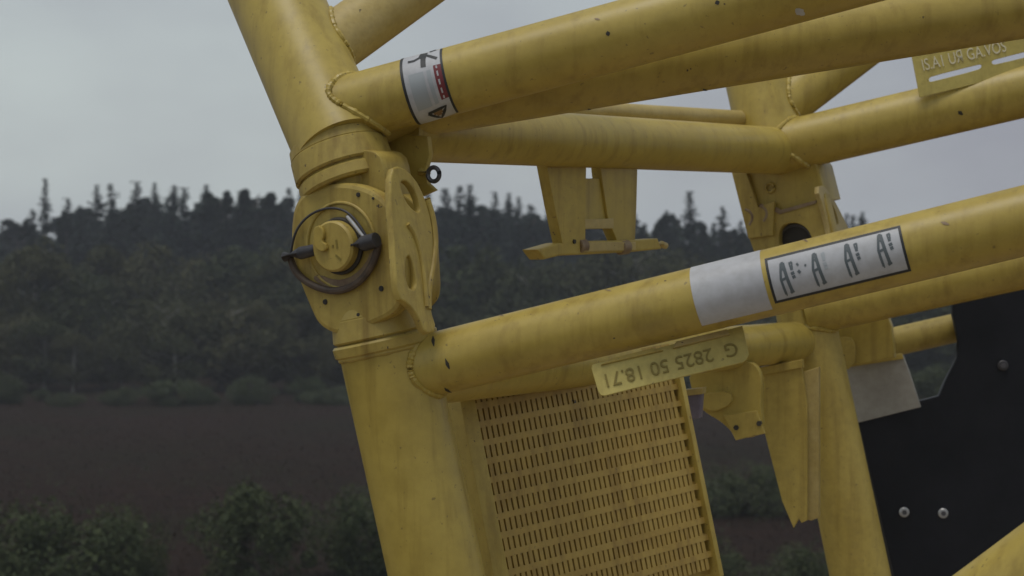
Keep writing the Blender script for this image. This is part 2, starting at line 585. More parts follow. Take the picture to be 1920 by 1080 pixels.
def make_ground():
    xs = np.concatenate([np.linspace(-900, -130, 14), np.linspace(-120, 120, 121), np.linspace(130, 900, 14)])
    ys = np.concatenate([np.linspace(-300, -30, 8), np.linspace(-24, 200, 113), np.linspace(215, 1400, 18)])
    X, Y = np.meshgrid(xs, ys)
    Z = terrain(X, Y)
    vs = np.stack([X.ravel(), Y.ravel(), Z.ravel()], 1)
    nx, ny = len(xs), len(ys)
    fs = [(j * nx + i, j * nx + i + 1, (j + 1) * nx + i + 1, (j + 1) * nx + i) for j in range(ny - 1) for i in range(nx - 1)]
    me = bpy.data.meshes.new('ground')
    me.from_pydata(vs.tolist(), [], fs)
    me.polygons.foreach_set('use_smooth', [True] * len(fs))
    m = bpy.data.materials.new('heath_ground')
    m.use_nodes = True
    nt = m.node_tree
    b = nt.nodes['Principled BSDF']
    tc = nt.nodes.new('ShaderNodeTexCoord')
    v = tc.outputs['Object']
    n1 = noise_node(nt, v, 0.09, 6, 0.62)
    n2 = noise_node(nt, v, 1.4, 6, 0.7)
    n3 = noise_node(nt, v, 9.0, 4, 0.7)
    r1 = ramp_node(nt, 0.40, (0.0225, 0.0138, 0.0108), 0.66, (0.0175, 0.0155, 0.0092))
    r2 = ramp_node(nt, 0.3, (0.5, 0.48, 0.46), 0.7, (1.35, 1.3, 1.25))
    nt.links.new(n1.outputs['Fac'], r1.inputs['Fac'])
    nt.links.new(n2.outputs['Fac'], r2.inputs['Fac'])
    col = mixc(nt, 1.0, r1.outputs['Color'], r2.outputs['Color'], 'MULTIPLY')
    r3 = ramp_node(nt, 0.35, (0.6, 0.6, 0.6), 0.65, (1.2, 1.2, 1.2))
    nt.links.new(n3.outputs['Fac'], r3.inputs['Fac'])
    col = mixc(nt, 0.7, col, r3.outputs['Color'], 'MULTIPLY')
    nt.links.new(col, b.inputs['Base Color'])
    b.inputs['Roughness'].default_value = 0.95
    b.inputs['Specular IOR Level'].default_value = 0.05
    bp = nt.nodes.new('ShaderNodeBump')
    bp.inputs['Strength'].default_value = 0.7
    bp.inputs['Distance'].default_value = 0.12
    nt.links.new(n2.outputs['Fac'], bp.inputs['Height'])
    nt.links.new(bp.outputs['Normal'], b.inputs['Normal'])
    me.materials.append(m)
    o = bpy.data.objects.new('ground', me)
    COL.objects.link(o)
    tag(o, 'brown heath ground running out to the tree line', 'ground', kind='structure')
make_ground()

# unseen sandy disc, added to bounce warm light onto the boom's undersides
pad_v, pad_f = [], []
n = 40
for i in range(n):
    a = 2 * math.pi * i / n
    r = 1 + 0.05 * math.sin(3 * a) + 0.03 * math.sin(7 * a + 1)
    pad_v.append((1.5 + 15 * r * math.cos(a), 5 + 14 * r * math.sin(a), 0.004)); pad_v.append((1.5 + 15.4 * r * math.cos(a), 5 + 14.4 * r * math.sin(a), -0.12))
for i in range(n):
    j = (i + 1) % n
    pad_f.append((2 * i, 2 * i + 1, 2 * j + 1, 2 * j))
pad_f.append(tuple(2 * i for i in range(n)))
mesh_obj('bounce_pad', pad_v, pad_f, mottled('bounce_sand', (0.27, 0.20, 0.13), (0.38, 0.30, 0.20), 1.2, 0.95, bump=0.5, bscale=20), None, origin=Vector((1.5, 5, 0)), label='added sandy disc under the boom, out of view, bouncing warm light upwards', category='ground', kind='structure')

# ------------------------------------------------------------------ crane boom: shared directions
NP = Vector((0.535, 0.842, 0.055)).normalized()          # along the pins, from the near chord to the far one
C0 = P(640, 460, 4.0)                                      # near pin, on the face of the near lug
CF = P(1482, 440, 6.1)                                     # far pin

upper = thing('boom_section', P(700, 300, 4.1), 'upper yellow tubular boom section carrying the round warning sticker, above the pin joint', 'boom section')
lower = thing('boom_section', (0.6, 4.6, 0.0), 'lower yellow tubular boom section with number plate and white sticker, below the pin joint', 'boom section')
Y = M['yellow']

# --- near chords
uch_a, uch_b = P(650, 300, 4.095), P(519, 0, 4.34)
ud = (uch_b - uch_a).normalized()
upc = Tube(uch_a + ud * 0.03, uch_b + ud * 1.3, 0.113)
upc.build('chord', Y, upper, seg=72)
ld = (P(819, 1080, 4.09) - P(722, 640, 4.085)).normalized()
lo_top = P(716, 612, 4.085)
k = lo_top.z / -ld.z
lwc = Tube(lo_top, lo_top + ld * (k - 0.02), 0.112)
lwc.build('chord', Y, lower, seg=72)
# --- far chords
fuc = Tube(P(1452, 296, 6.12), P(1386, 0, 6.3) + (P(1386, 0, 6.3) - P(1452, 296, 6.12)).normalized() * 1.2, 0.113)
fuc.build('chord', Y, upper, seg=56)
fl_a = P(1484, 468, 6.15)
fl_b = P(1613, 1080, 6.1)
fd = (fl_b - fl_a).normalized()
fk = (fl_a.z - 0.02) / -fd.z
flc = Tube(fl_a, fl_a + fd * fk, 0.100, 0.125)
flc.build('chord', M['yellow_flat'], lower, seg=56)
for tb in (lwc, flc):
    box('foot_plate', Vector((tb.b.x, tb.b.y, 0.015)), Vector((1, 0, 0)), Vector((0, 1, 0)), Vector((0, 0, 1)), 0.5, 0.5, 0.03, M['steel'], lower)

# --- near face braces
ub = Tube(P(645, 206, 4.12), P(2150, -200, 3.80), 0.0785)
ub_o = ub.build('brace', Y, upper, seg=72)
weld(ub, upc, upper, bead=0.008)
ub2 = Tube(P(700, 206, 4.20), P(2150, -26, 4.52), 0.083)
ub2_o = ub2.build('brace', Y, upper, seg=64)
weld(ub2, upc, upper, bead=0.007)
lb = Tube(P(752, 698, 4.07), P(2150, 358, 3.60), 0.0735)
lb_o = lb.build('brace', Y, lower, seg=72)
weld(lb, lwc, lower, bead=0.008)
# diagonal that leaves the near chord upwards and back
dg_a, dg_b = P(612, 92, 4.27), P(980, -170, 4.75)
dgt = Tube(dg_a, dg_b + (dg_b - dg_a) * 0.4, 0.074)
dgt.build('diagonal', M['cream_edge_sheen'], upper, seg=56)  # beige colour stands in for the sky reflected along the tube
weld(dgt, upc, upper, bead=0.007)
# --- cross tubes from the near to the far chord
tie = Tube(P(740, 246, 4.2), P(1462, 283, 6.12), 0.072, 0.082)
tie.build('cross_tube', Y, upper, seg=56)
tie2 = Tube(P(760, 190, 4.5), P(1440, 226, 6.3), 0.030)
tie2.build('cross_rail', M['cream_edge_sheen'], upper, seg=32)  # beige colour stands in for the glossy streak of sky
ltie = Tube(P(790, 706, 4.15), P(1500, 640, 6.1), 0.070, 0.070)
ltie.build('cross_tube', Y, lower, seg=56)
# --- far face braces
fb = Tube(P(1462, 277, 6.1), P(2150, 116, 5.75), 0.0905)
fb_o = fb.build('brace', Y, upper, seg=56)
weld(fb, fuc, upper, bead=0.009)
fdg = Tube(P(1430, 226, 6.15), P(1760, -24, 6.5), 0.088)
fdg.build('diagonal', Y, upper, seg=48)
weld(fdg, fuc, upper, bead=0.009)
flb = Tube(P(1515, 583, 6.1), P(2150, 444, 5.75), 0.085)
flb.build('brace', Y, lower, seg=56)
weld(flb, flc, lower, bead=0.009)
# near diagonal, lower right corner
nd_a, nd_b = P(1560, 1368, 3.55), P(2100, 973, 3.3)
ndt = Tube(nd_a, nd_b, 0.100)
ndt.build('diagonal', Y, lower, seg=56)

# --- knocks in the paint
for tb, o, px, py, dx, dy, w, mm in (
        (ub, ub_o, 1140, 63, 2, 9, 0.008, 'dark'), (ub, ub_o, 1345, 5, 3, 8, 0.010, 'dark'), (ub, ub_o, 1500, 22, 16, 12, 0.014, 'white_vinyl'),
        (ub, ub_o, 1120, 36, 10, 2, 0.004, 'rust'), (ub2, ub2_o, 1105, 205, 5, 3, 0.006, 'dark'), (ub2, ub2_o, 1322, 168, 8, 4, 0.006, 'dark'),
        (lb, lb_o, 813, 640, 2, 20, 0.006, 'dark'), (lb, lb_o, 839, 682, 8, 20, 0.007, 'dark'), (lb, lb_o, 840, 731, 13, 9, 0.008, 'dark'),
        (lb, lb_o, 1772, 419, 16, 5, 0.006, 'rust'), (lb, lb_o, 1510, 452, 8, 5, 0.005, 'rust'), (lb, lb_o, 1140, 545, 12, 3, 0.004, 'rust'),
        (fb, fb_o, 1801, 212, 9, 7, 0.010, 'dark'), (lb, lb_o, 940, 592, 10, 3, 0.004, 'rust')):
    chip(tb, px, py, dx, dy, w, M[mm], o)

# --- near joint: upper part
def chord_t(tb, px, py):
    return tb.uv(px, py)[0]
kd = (ud * 0.45 - ld * 0.55).normalized()                            # the knuckle straightens up towards the pin
kc = P(657, 356, 4.105)
Tube(kc, kc + kd * 0.036, 0.1175, 0.1165).build('collar', M['yellow_worn'], upper, seg=72, lips=0.006)
Tube(kc + kd * 0.040, kc + kd * 0.100, 0.1200, 0.1175).build('collar', M['yellow_worn'], upper, seg=72, lips=0.005)
Tube(kc + kd * 0.096, kc + kd * 0.124, 0.1165, 0.1135).build('collar', M['yellow_worn'], upper, seg=72, lips=0.003)
Tube(kc - kd * 0.06, kc + kd * 0.05, 0.070, 0.1135).build('socket', M['yellow_worn'], upper, seg=64)
SN = NP.cross(Vector((-0.22, 0, 1)).normalized()).normalized()     # sideways, to the right and towards the viewer
WN = SN.cross(NP).normalized()
if WN.z < 0: WN = -WN
if SN.x < 0: SN = -SN
def PL(s, w, n): return C0 + SN * s + WN * w + NP * n
px2 = lambda x, y, n: on_plane(x, y, C0 + NP * n, NP)

# tongue of the upper section between the two lower cheeks
px_plate('tongue', smooth_loop([(598, 300), (705, 275), (722, 330), (726, 440), (718, 520), (690, 560), (640, 560), (590, 520), (575, 440), (580, 350)], 2), [], C0 + NP * 0.052, NP, 0.105, M['yellow_worn'], upper)
# outer gusset at the back with the eyelet
px_plate('gusset', [(730, 250), (800, 258), (804, 290), (796, 318), (800, 345), (812, 356), (790, 366), (745, 345)], [], C0 + NP * 0.235, NP, 0.016, Y, upper)
ce = on_plane(813, 327, C0 + NP * 0.22, NP)
sweep('eyelet_tab', [on_plane(790, 322, C0 + NP * 0.235, NP), on_plane(803, 325, C0 + NP * 0.22, NP)], [0.010, 0.007], M['yellow_worn'], upper, seg=8)
sweep('eyelet', [ce + (SN * math.cos(a) + WN * math.sin(a)) * 0.0165 for a in np.linspace(0, 2 * math.pi, 33)[:-1]], 0.0055, M['steel'], upper, closed=True)

# --- near joint: lower part (two cheeks, edge straps with long openings, collar)
cheek_px = smooth_loop([(551, 425), (556, 388), (575, 364), (608, 353), (645, 351), (683, 359), (716, 379), (736, 410), (743, 450), (746, 505), (749, 556), (736, 580), (705, 596), (668, 612), (640, 620), (616, 614), (598, 600), (587, 575), (572, 540), (558, 500), (551, 465)], 2)
px_plate('cheek', cheek_px, [], C0, NP, 0.046, M['yellow_worn'], lower, bevel=0.011)
ck2 = [px2(x, y, 0) + NP * 0.115 for x, y in cheek_px]
plate('cheek', ck2, [], C0 + NP * 0.115, NP, 0.046, M['yellow_worn'], lower, bevel=0.004)
# raised round boss round the pin
sweep('boss', [C0 + NP * -0.001 + (SN * math.cos(a) + WN * math.sin(a)) * 0.098 for a in np.linspace(0, 2 * math.pi, 61)[:-1]], 0.004, M['yellow_worn'], lower, closed=True, seg=8)
cs = px2(743, 450, 0.0)
strap = [(735, 320), (752, 313), (778, 336), (796, 372), (808, 415), (812, 460), (808, 505), (806, 545), (806, 580), (818, 618), (798, 624), (785, 590), (765, 566), (748, 556), (743, 500), (740, 440), (734, 380)]
s1 = smooth_loop([(742, 334), (757, 326), (775, 342), (789, 372), (795, 400), (788, 410), (768, 396), (752, 370)], 2)
s2 = smooth_loop([(757, 470), (770, 466), (781, 500), (787, 540), (778, 556), (765, 549), (755, 520)], 2)
s3 = smooth_loop([(792, 430), (801, 425), (806, 460), (800, 500), (792, 500)], 2)
shrink = lambda q, k: [(sum(p[0] for p in q) / len(q) * (1 - k) + x * k, sum(p[1] for p in q) / len(q) * (1 - k) + y * k) for x, y in q]
s1, s2 = shrink(s1, .82), shrink(s2, .8)
px_plate('edge_strap', smooth_loop(strap, 1), [s1, s2], cs + SN * 0.012, -SN, 0.018, M['yellow_worn'], lower, bevel=0.004)
# folded outer edge behind the strap
q = [on_plane(x, y, cs + SN * 0.010, SN) for x, y in smooth_open([(800, 372), (812, 410), (817, 455), (812, 500), (803, 545), (803, 580)], 2)]
sweep('edge_rib', q, 0.008, M['yellow_worn'], lower, seg=10)
q = [on_plane(x, y, cs + SN * 0.013, SN) for x, y in smooth_open([(764, 420), (778, 440), (790, 480), (797, 530), (800, 575)], 2)]
sweep('edge_rib', q, 0.006, M['yellow_worn'], lower, seg=10)
# collar and cone down to the lower chord
def band(tb, t0, t1, e0, e1_, mm, nm, root):
    c = tb.a
    T = Tube(c + tb.d * t0, c + tb.d * t1, tb.r(0) + e0, tb.r(0) + e1_)
    return T.build(nm, M[mm], root, seg=64, lips=0.005)
band(lwc, -0.034, 0.022, 0.000, 0.009, 'yellow_worn', 'collar', lower)
band(lwc, 0.026, 0.056, 0.013, 0.010, 'yellow_worn', 'collar', lower)
band(lwc, -0.10, -0.028, -0.022, 0.000, 'yellow_worn', 'socket', lower)
pts = [lwc.pt(0.058, a) for a in np.linspace(0, 2 * math.pi, 65)[:-1]]
sweep('weld_bead', pts, 0.006, M['yellow_worn'], lower, closed=True, jitter=0.25)
# small bits on the cheek: grease nipple dots and scratches
for (x, y, r) in ((672, 365, .005), (728, 412, .005), (610, 566, .006), (715, 541, .006), (672, 590, .004), (700, 372, .003)):
    c = px2(x, y, 0)
    Tube(c - NP * 0.0025, c + NP * 0.002, r, r * 1.2).build('stud', M['dark'], lower, seg=12)

# --- near pin and its retainer
pin = thing('connecting_pin', C0, 'round yellow pin head with grey wire retainer on the near joint', 'pin')
PC = px2(640, 461, 0.0)
Tube(PC + NP * 0.20, PC - NP * 0.036, 0.0585).build('pin_body', M['yellow_worn'], pin, seg=56, lips=0.005)
for k, (dx, dy, ln, an) in enumerate(((0.004, 0.0, .006, 1.4), (0.016, .002, .020, 1.5), (0.014, -.028, .018, -.8), (-.022, 0.018, .014, .4))):
    c = PC - NP * 0.0363 + SN * dx + WN * dy
    e = SN * math.cos(an) + WN * math.sin(an)
    box('stamped_mark', c, e, NP, e.cross(NP), ln, 0.002, 0.005, M['letter'], pin, bevel=0)
sweep('pin_shadow_ring', [PC - NP * 0.006 + (SN * math.cos(a) + WN * math.sin(a)) * 0.0605 for a in np.linspace(0, 2 * math.pi, 57)[:-1]], 0.006, M['dark'], pin, closed=True)  # solid dark ring painting in the shadow gap round the pin
clip = thing('retaining_clip', PC - NP * 0.02, 'grey steel wire ring and cross bolt clipped over the near pin head', 'retaining clip')
off = 0.022
L_end, L_in = px2(545, 481, 0) - NP * off, px2(606, 467, 0) - NP * 0.024
R_in, R_end = px2(668, 463, 0) - NP * 0.020, px2(717, 449, 0) - NP * off
sweep('cross_bolt', [L_end, (L_end + L_in) / 2, L_in], [0.012, 0.015, 0.0135], M['black_steel'], clip, seg=14)
sweep('bolt_nose', [L_in - SN * 0.012, L_in + SN * 0.012, L_in + SN * 0.021], [0.0055, 0.006, 0.004], M['bolt'], clip, seg=12)
sweep('cross_bolt', [R_in, (R_in + R_end) / 2, R_end], [0.015, 0.018, 0.017], M['black_steel'], clip, seg=14)
px2c = lambda x, y: px2(x, y, 0) - NP * 0.009
ring_lo = [(549, 484), (556, 505), (573, 524), (597, 538), (627, 546), (655, 542), (679, 528), (698, 505), (710, 478), (714, 455)]
ring_hi = [(549, 478), (556, 440), (570, 416), (592, 398), (620, 389), (646, 392), (664, 404), (680, 424), (693, 446)]
sweep('wire_ring', [px2c(*p) for p in smooth_open(ring_lo, 2)], 0.0085, M['grime_steel'], clip, seg=10)
sweep('wire_ring', [px2c(*p) for p in smooth_open(ring_hi, 2)], 0.0030, M['black_steel'], clip, seg=10)
sweep('wire_spring', [px2c(*p) for p in smooth_open([(655, 405), (668, 420), (683, 440), (694, 452)], 2)], 0.0050, M['bolt'], clip, seg=10)
rubbed = [(600, 516), (618, 524), (640, 526), (662, 518), (684, 497), (697, 470), (706, 474), (696, 502), (676, 527), (652, 538), (626, 541), (600, 533), (585, 520)]
px_plate('wear_plate', smooth_loop(rubbed, 1), [], C0 - NP * 0.003, NP, 0.004, M['rust'], lower, bevel=0.001)
px_plate('clip_lug', smooth_loop([(589, 428), (599, 424), (606, 440), (600, 452), (612, 462), (604, 472), (590, 462), (588, 445)], 1), [], PC - NP * 0.046, NP, 0.010, M['yellow_flat'], clip)

# --- far joint
fx = lambda x, y, n=0.0: on_plane(x, y, CF + NP * n, NP)
px_plate('gusset', [(1373, 296), (1420, 285), (1505, 282), (1530, 312), (1545, 372), (1455, 396), (1398, 398)], [], CF, NP, 0.14, Y, upper, bevel=0.006)
hole = smooth_loop([(1458, 470), (1458, 432), (1470, 418), (1492, 415), (1512, 424), (1524, 444), (1528, 470)], 2)
px_plate('cheek', [(1394, 400), (1455, 398), (1546, 374), (1562, 440), (1572, 500), (1470, 520), (1425, 500), (1404, 440)], [hole], CF - NP * 0.012, NP, 0.05, M['yellow_worn'], lower, bevel=0.004)
px_plate('cheek', [(1398, 400), (1450, 396), (1546, 378), (1558, 440), (1572, 500), (1470, 520), (1425, 500), (1408, 440)], [], CF + NP * 0.10, NP, 0.05, M['yellow_worn'], lower, bevel=0.004)
fpin = thing('connecting_pin', CF, 'dark pin end in the far joint behind the white sticker tube', 'pin')
pc = fx(1492, 455, 0.02)
Tube(pc, pc + NP * 0.12, 0.066).build('pin_body', M['dark'], fpin, seg=40, lips=0.006)
sweep('pin_rim', [pc + (SN * math.cos(a) + WN * math.sin(a)) * 0.062 for a in np.linspace(0, 2 * math.pi, 41)[:-1]], 0.006, M['steel'], fpin, closed=True)
cs2 = fx(1548, 400)
fst = [(1533, 352), (1546, 349), (1566, 378), (1583, 412), (1597, 440), (1590, 470), (1560, 470), (1556, 430), (1546, 392)]
fs1 = smooth_loop([(1543, 362), (1550, 360), (1562, 382), (1572, 408), (1574, 424), (1566, 420), (1552, 394)], 2)
fs2 = smooth_loop([(1566, 434), (1574, 432), (1584, 448), (1580, 466), (1568, 462)], 1)
px_plate('edge_strap', smooth_loop(fst, 1), [fs1, fs2], cs2 + SN * 0.010, -SN, 0.018, M['cream_edge_sheen'], lower, bevel=0.004)  # cream tone paints in the sky light on this edge
# ring, hooks and seam on the far joint
rc = fx(1443, 352, -0.006)
sweep('ring_bolt', [rc + (SN * math.cos(a) + WN * math.sin(a)) * 0.016 for a in np.linspace(0, 2 * math.pi, 25)[:-1]], 0.005, M['yellow_worn'], upper, closed=True)
for ox in (0, 27):
    q = smooth_open([(1398 + ox, 392 - ox * .25), (1410 + ox, 398 - ox * .25), (1413 + ox, 410 - ox * .25), (1406 + ox, 422 - ox * .25)], 2)
    sweep('hook', [fx(x, y, -0.018) for x, y in q], 0.008, M['rust'], lower, seg=8)
px_plate('seam_strip', [(1452, 396), (1462, 401), (1530, 381), (1529, 376), (1464, 394), (1455, 389)], [], CF - NP * 0.016, NP, 0.006, M['rust'], lower, bevel=0.001)
px_plate('bracket_ear', [(1372, 320), (1396, 318), (1420, 390), (1450, 380), (1448, 440), (1404, 446)], [], CF - NP * 0.024, NP, 0.020, M['yellow_worn'], lower)

# --- stickers
wd = Decal(ub, (757, 110), (828, 92), (862, 209), (800, 232))
wd.c = [(wd.c[0][0], wd.c[0][1]), (wd.c[1][0], wd.c[1][1]), (wd.c[1][0], wd.c[2][1]), (wd.c[0][0], wd.c[3][1])]
ws = wd.rect('warning_sticker', 0, 1, 0, 1, 0.0008, M['white_vinyl'], ub_o, na=6, nb=28)
ws['label'] = 'white wrapped warning sticker with black borders'
wd.rect('sticker_border', -0.05, 0.02, 0, 1, 0.0014, M['black_ink'], ub_o, na=1, nb=28)
wd.rect('sticker_border', 0.97, 1.03, 0, 1, 0.0014, M['black_ink'], ub_o, na=1, nb=28)
asp = 0.5
wd.strokes('sticker_figure', [([(.56, .04), (.52, .16)], .10, asp), ([(.55, .11), (.32, .17), (.16, .17)], .035, asp), ([(.60, .10), (.78, .17), (.90, .21)], .04, asp),
                              ([(.55, .16), (.54, .29)], .065, asp), ([(.70, .03), (.86, .0)], .04, asp)], 0.0015, M['black_ink'], ub_o)
for a0, a1, mm in ((.14, .52, 'grey_ink'), (.60, .70, 'grey_ink')):
    wd.rect('sticker_text_block', a0, a1, .34, .72, 0.0014, M[mm], ub_o, na=3, nb=12)
wd.rect('sticker_red_block', .78, .97, .30, .70, 0.0014, M['red_ink'], ub_o, na=3, nb=12)
wd.strokes('sticker_rules', [([(.86, .31), (.86, .69)], .02, asp), ([(.56, .34), (.56, .73)], .012, asp)], 0.0019, M['white_vinyl'], ub_o)
wd.strokes('sticker_triangle', [([(.34, .80), (.82, .79), (.58, .97), (.34, .80)], .04, asp)], 0.0016, M['black_ink'], ub_o)
wd.strokes('sticker_triangle_fill', [([(.46, .835), (.70, .83)], .055, asp), ([(.52, .875), (.65, .87)], .05, asp)], 0.0014, M['amber_ink'], ub_o)

bd = Decal(lb, (1294, 506), (1426, 470), (1438, 583), (1314, 611))
a0, a1 = bd.c[0][0], bd.c[1][0]
bd.c = [(a0, 2.35), (a1, 2.35), (a1, bd.c[2][1]), (a0, bd.c[3][1])]
h_top = lb.uv(1360, 476)[1]; h_bot = lb.uv(1370, 598)[1]
bd.c = [(a0, h_top + (h_top - h_bot) * .28), (a1, h_top + (h_top - h_bot) * .28), (a1, h_bot), (a0, h_bot)]
wb = bd.rect('white_band', 0, 1, 0, 1, 0.0008, M['white_vinyl'], lb_o, na=4, nb=30)

fd_ = Decal(lb, (1436, 489), (1686, 424), (1702, 504), (1459, 568))
ta, tb_ = fd_.c[0][0], fd_.c[1][0]
ha = (fd_.c[0][1] + fd_.c[1][1]) / 2; hb = (fd_.c[2][1] + fd_.c[3][1]) / 2
fd_.c = [(ta, ha), (tb_, ha), (tb_, hb), (ta, hb)]
fs_ = fd_.rect('diagram_sticker', 0, 1, 0, 1, 0.0008, M['white_vinyl'], lb_o, na=10, nb=20)
fs_['label'] = 'white sticker with black border and four lattice mast diagrams'
for r in ((0, 1, -.03, .03), (0, 1, .965, 1.03), (-.008, .012, -.03, 1.03), (.988, 1.008, -.03, 1.03)):
    fd_.rect('sticker_border', *r, 0.0014, M['black_ink'], lb_o, na=8, nb=12)
asp = 3.2
for i, (cx, cy) in enumerate(((.11, .53), (.355, .50), (.60, .47), (.845, .43))):
    h = .68
    top, bot = cy - h / 2, cy + h / 2
    L = [([(cx - .004, top), (cx - .026, cy), (cx - .016, bot)], 0.0094, asp), ([(cx + .010, top), (cx + .020, cy), (cx + .034, bot)], 0.0123, asp),
         ([(cx - .006, top + .02), (cx + .014, top + .02)], 0.0145, asp), ([(cx - .022, cy + .02), (cx + .022, cy - .01)], 0.0087, asp),
         ([(cx - .018, bot), (cx - .008, bot)], 0.0116, asp), ([(cx + .028, bot - .06), (cx + .036, bot)], 0.0159, asp), ([(cx - .01, top + .1), (cx + .02, top + .22)], 0.0058, asp)]
    fd_.strokes('mast_diagram', L, 0.0015, M['mid_ink'], lb_o)
    tx = cx + .065
    T = [([(tx - .012, top + .05), (tx + .014, top + .03)], 0.0087, asp), ([(tx - .010, top + .13), (tx + .014, top + .11)], 0.0087, asp), ([(tx - .008, top + .05), (tx - .002, top + .20)], 0.0058, asp),
         ([(tx + .012, top + .03), (tx + .006, top + .20)], 0.0058, asp), ([(tx - .010, top + .28), (tx + .016, top + .26)], 0.0101, asp), ([(tx - .006, top + .36), (tx + .018, top + .34)], 0.0101, asp)]
    if i == 0:
        T += [([(tx + .045, top + .08), (tx + .055, top + .14)], .008, asp), ([(tx + .045, top + .24), (tx + .06, top + .30)], .010, asp), ([(tx + .10, top + .16), (tx + .112, top + .18)], .008, asp)]
    fd_.strokes('diagram_lettering', T, 0.0015, M['grey_ink'] if i == 1 else M['mid_ink'], lb_o)

# --- number plate under the lower near brace (its writing stands on its head)
pcn = P(1256, 682, 3.875)
pn = Vector((0.10, 1.0, -0.34)).normalized()
npo = px_plate('number_plate', [(1110, 690), (1112, 684), (1180, 668), (1391, 612), (1394, 622), (1403, 664), (1399, 673), (1393, 678), (1180, 729), (1134, 741), (1127, 740), (1122, 732)], [], pcn, pn, 0.006, M['plate_yellow'], lower, bevel=0.0015)
npo['label'] = 'small yellow plate with raised upside-down part number'
px_plate('plate_lip', [(1264, 651), (1268, 641), (1362, 618), (1367, 626)], [], pcn - pn * 0.010, pn, 0.012, M['cream_edge_sheen'], lower, bevel=0.001)
px_plate('plate_lip', [(1132, 682), (1150, 672), (1225, 653), (1240, 657)], [], pcn - pn * 0.006, pn, 0.008, M['yellow_flat'], lower, bevel=0.001)
def px_text(s, cx, cy, slope, size, c, n, m, root, flip=1, narrow=1.0, **kw):
    o = on_plane(cx, cy, c, n) - n * 0.0015
    ex = (on_plane(cx + 10, cy - slope * 10, c, n) - on_plane(cx, cy, c, n)).normalized()
    ey = n.cross(ex).normalized()
    ey = ey if ey.z > 0 else -ey
    return text_mesh('raised_letter', s, size, o, ex * flip * narrow, ey * flip, m, root, **kw)
px_text('G  2825 50 18.71', 1256, 683, 0.245, 0.044, pcn, pn, M['letter'], lower, flip=-1, spacing=1.0)

# --- lettered plate on the far upper brace, seen from its back, two slots left open under it
pcf = P(1850, 100, 5.83)
pf = Vector((0.12, 1.0, 0.0)).normalized()
e_ = lambda x, y: (x, y)
slotA = smooth_loop([(1741, 147), (1748, 142), (1832, 121), (1841, 120), (1841, 127), (1832, 132), (1750, 153), (1742, 154)], 1)
slotB = smooth_loop([(1859, 114), (1868, 110), (1990, 80), (2000, 78), (2000, 86), (1990, 91), (1870, 121), (1860, 121)], 1)
lp = px_plate('lettered_plate', [(1707, 90), (1950, 30), (2050, 6), (2080, 95), (2000, 115), (1725, 182)], [slotA, slotB], pcf, pf, 0.008, M['plate_yellow'], upper, bevel=0.001)
lp['label'] = 'yellow plate with pale reversed lettering and two open slots'
px_text('IS.A1 U\u042f GA.VOS', 1728, 124, 0.235, 0.056, pcf, pf, M['pale_letter'], upper, spacing=1.02, align='LEFT', narrow=0.66)

# ------------------------------------------------------------------ two-legged bracket hanging from the upper cross tube
hb_c = P(1110, 390, 5.0)
hn = Vector((-0.80, 0.60, 0.0)).normalized()
hang = thing('hanging_bracket', hb_c, 'yellow two-legged bracket with a pipe foot hanging from the cross tube', 'bracket')
px_plate('leg', [(1018, 270), (1100, 262), (1098, 350), (1097, 456), (1056, 458), (1040, 385)], [], hb_c, hn, 0.035, M['yellow_flat'], hang)
hc2 = hb_c + hn * 0.012
px_plate('leg', [(1121, 262), (1196, 268), (1193, 390), (1190, 456), (1160, 456), (1141, 412), (1131, 345)], [], hc2, hn, 0.035, Y, hang)
px_plate('web_plate', [(1092, 336), (1150, 336), (1160, 412), (1090, 414)], [], hc2 + hn * 0.008, hn, 0.012, Y, hang)
px_plate('web_lip', [(1092, 413), (1150, 411), (1150, 427), (1092, 428)], [], hc2 - hn * 0.004, hn, 0.04, M['cream_edge_sheen'], hang)
px_plate('foot_bar', [(1012, 470), (1050, 459), (1100, 455), (1190, 453), (1233, 450), (1238, 464), (1190, 469), (1100, 474), (1050, 476), (1022, 483)], [], hc2 - hn * 0.012, hn, 0.055, M['yellow_flat'], hang, bevel=0.005)
sweep('foot_pipe_end', [on_plane(x, y, hc2, hn) for x, y in ((1230, 459), (1240, 458), (1248, 461))], [.008, .011, .010], M['cream_edge_sheen'], hang, seg=12)
px_plate('foot_pad', [(1096, 456), (1192, 455), (1192, 468), (1096, 471)], [], hc2 - hn * 0.017, hn, 0.01, M['cream_edge_sheen'], hang, bevel=0.002)
for x, y in ((1088, 461), (1168, 463)):
    a, b = on_plane(x - 7, y + 1, hc2, hn), on_plane(x + 7, y, hc2, hn)
    Tube(a, b, 0.022).build('clamp', M['rust'], hang, seg=24, lips=0.003)
c = on_plane(1076, 453, hb_c, hn) - hn * 0.004
Tube(c, c + hn * 0.012, 0.007).build('bolt_head', M['dark'], hang, seg=6)

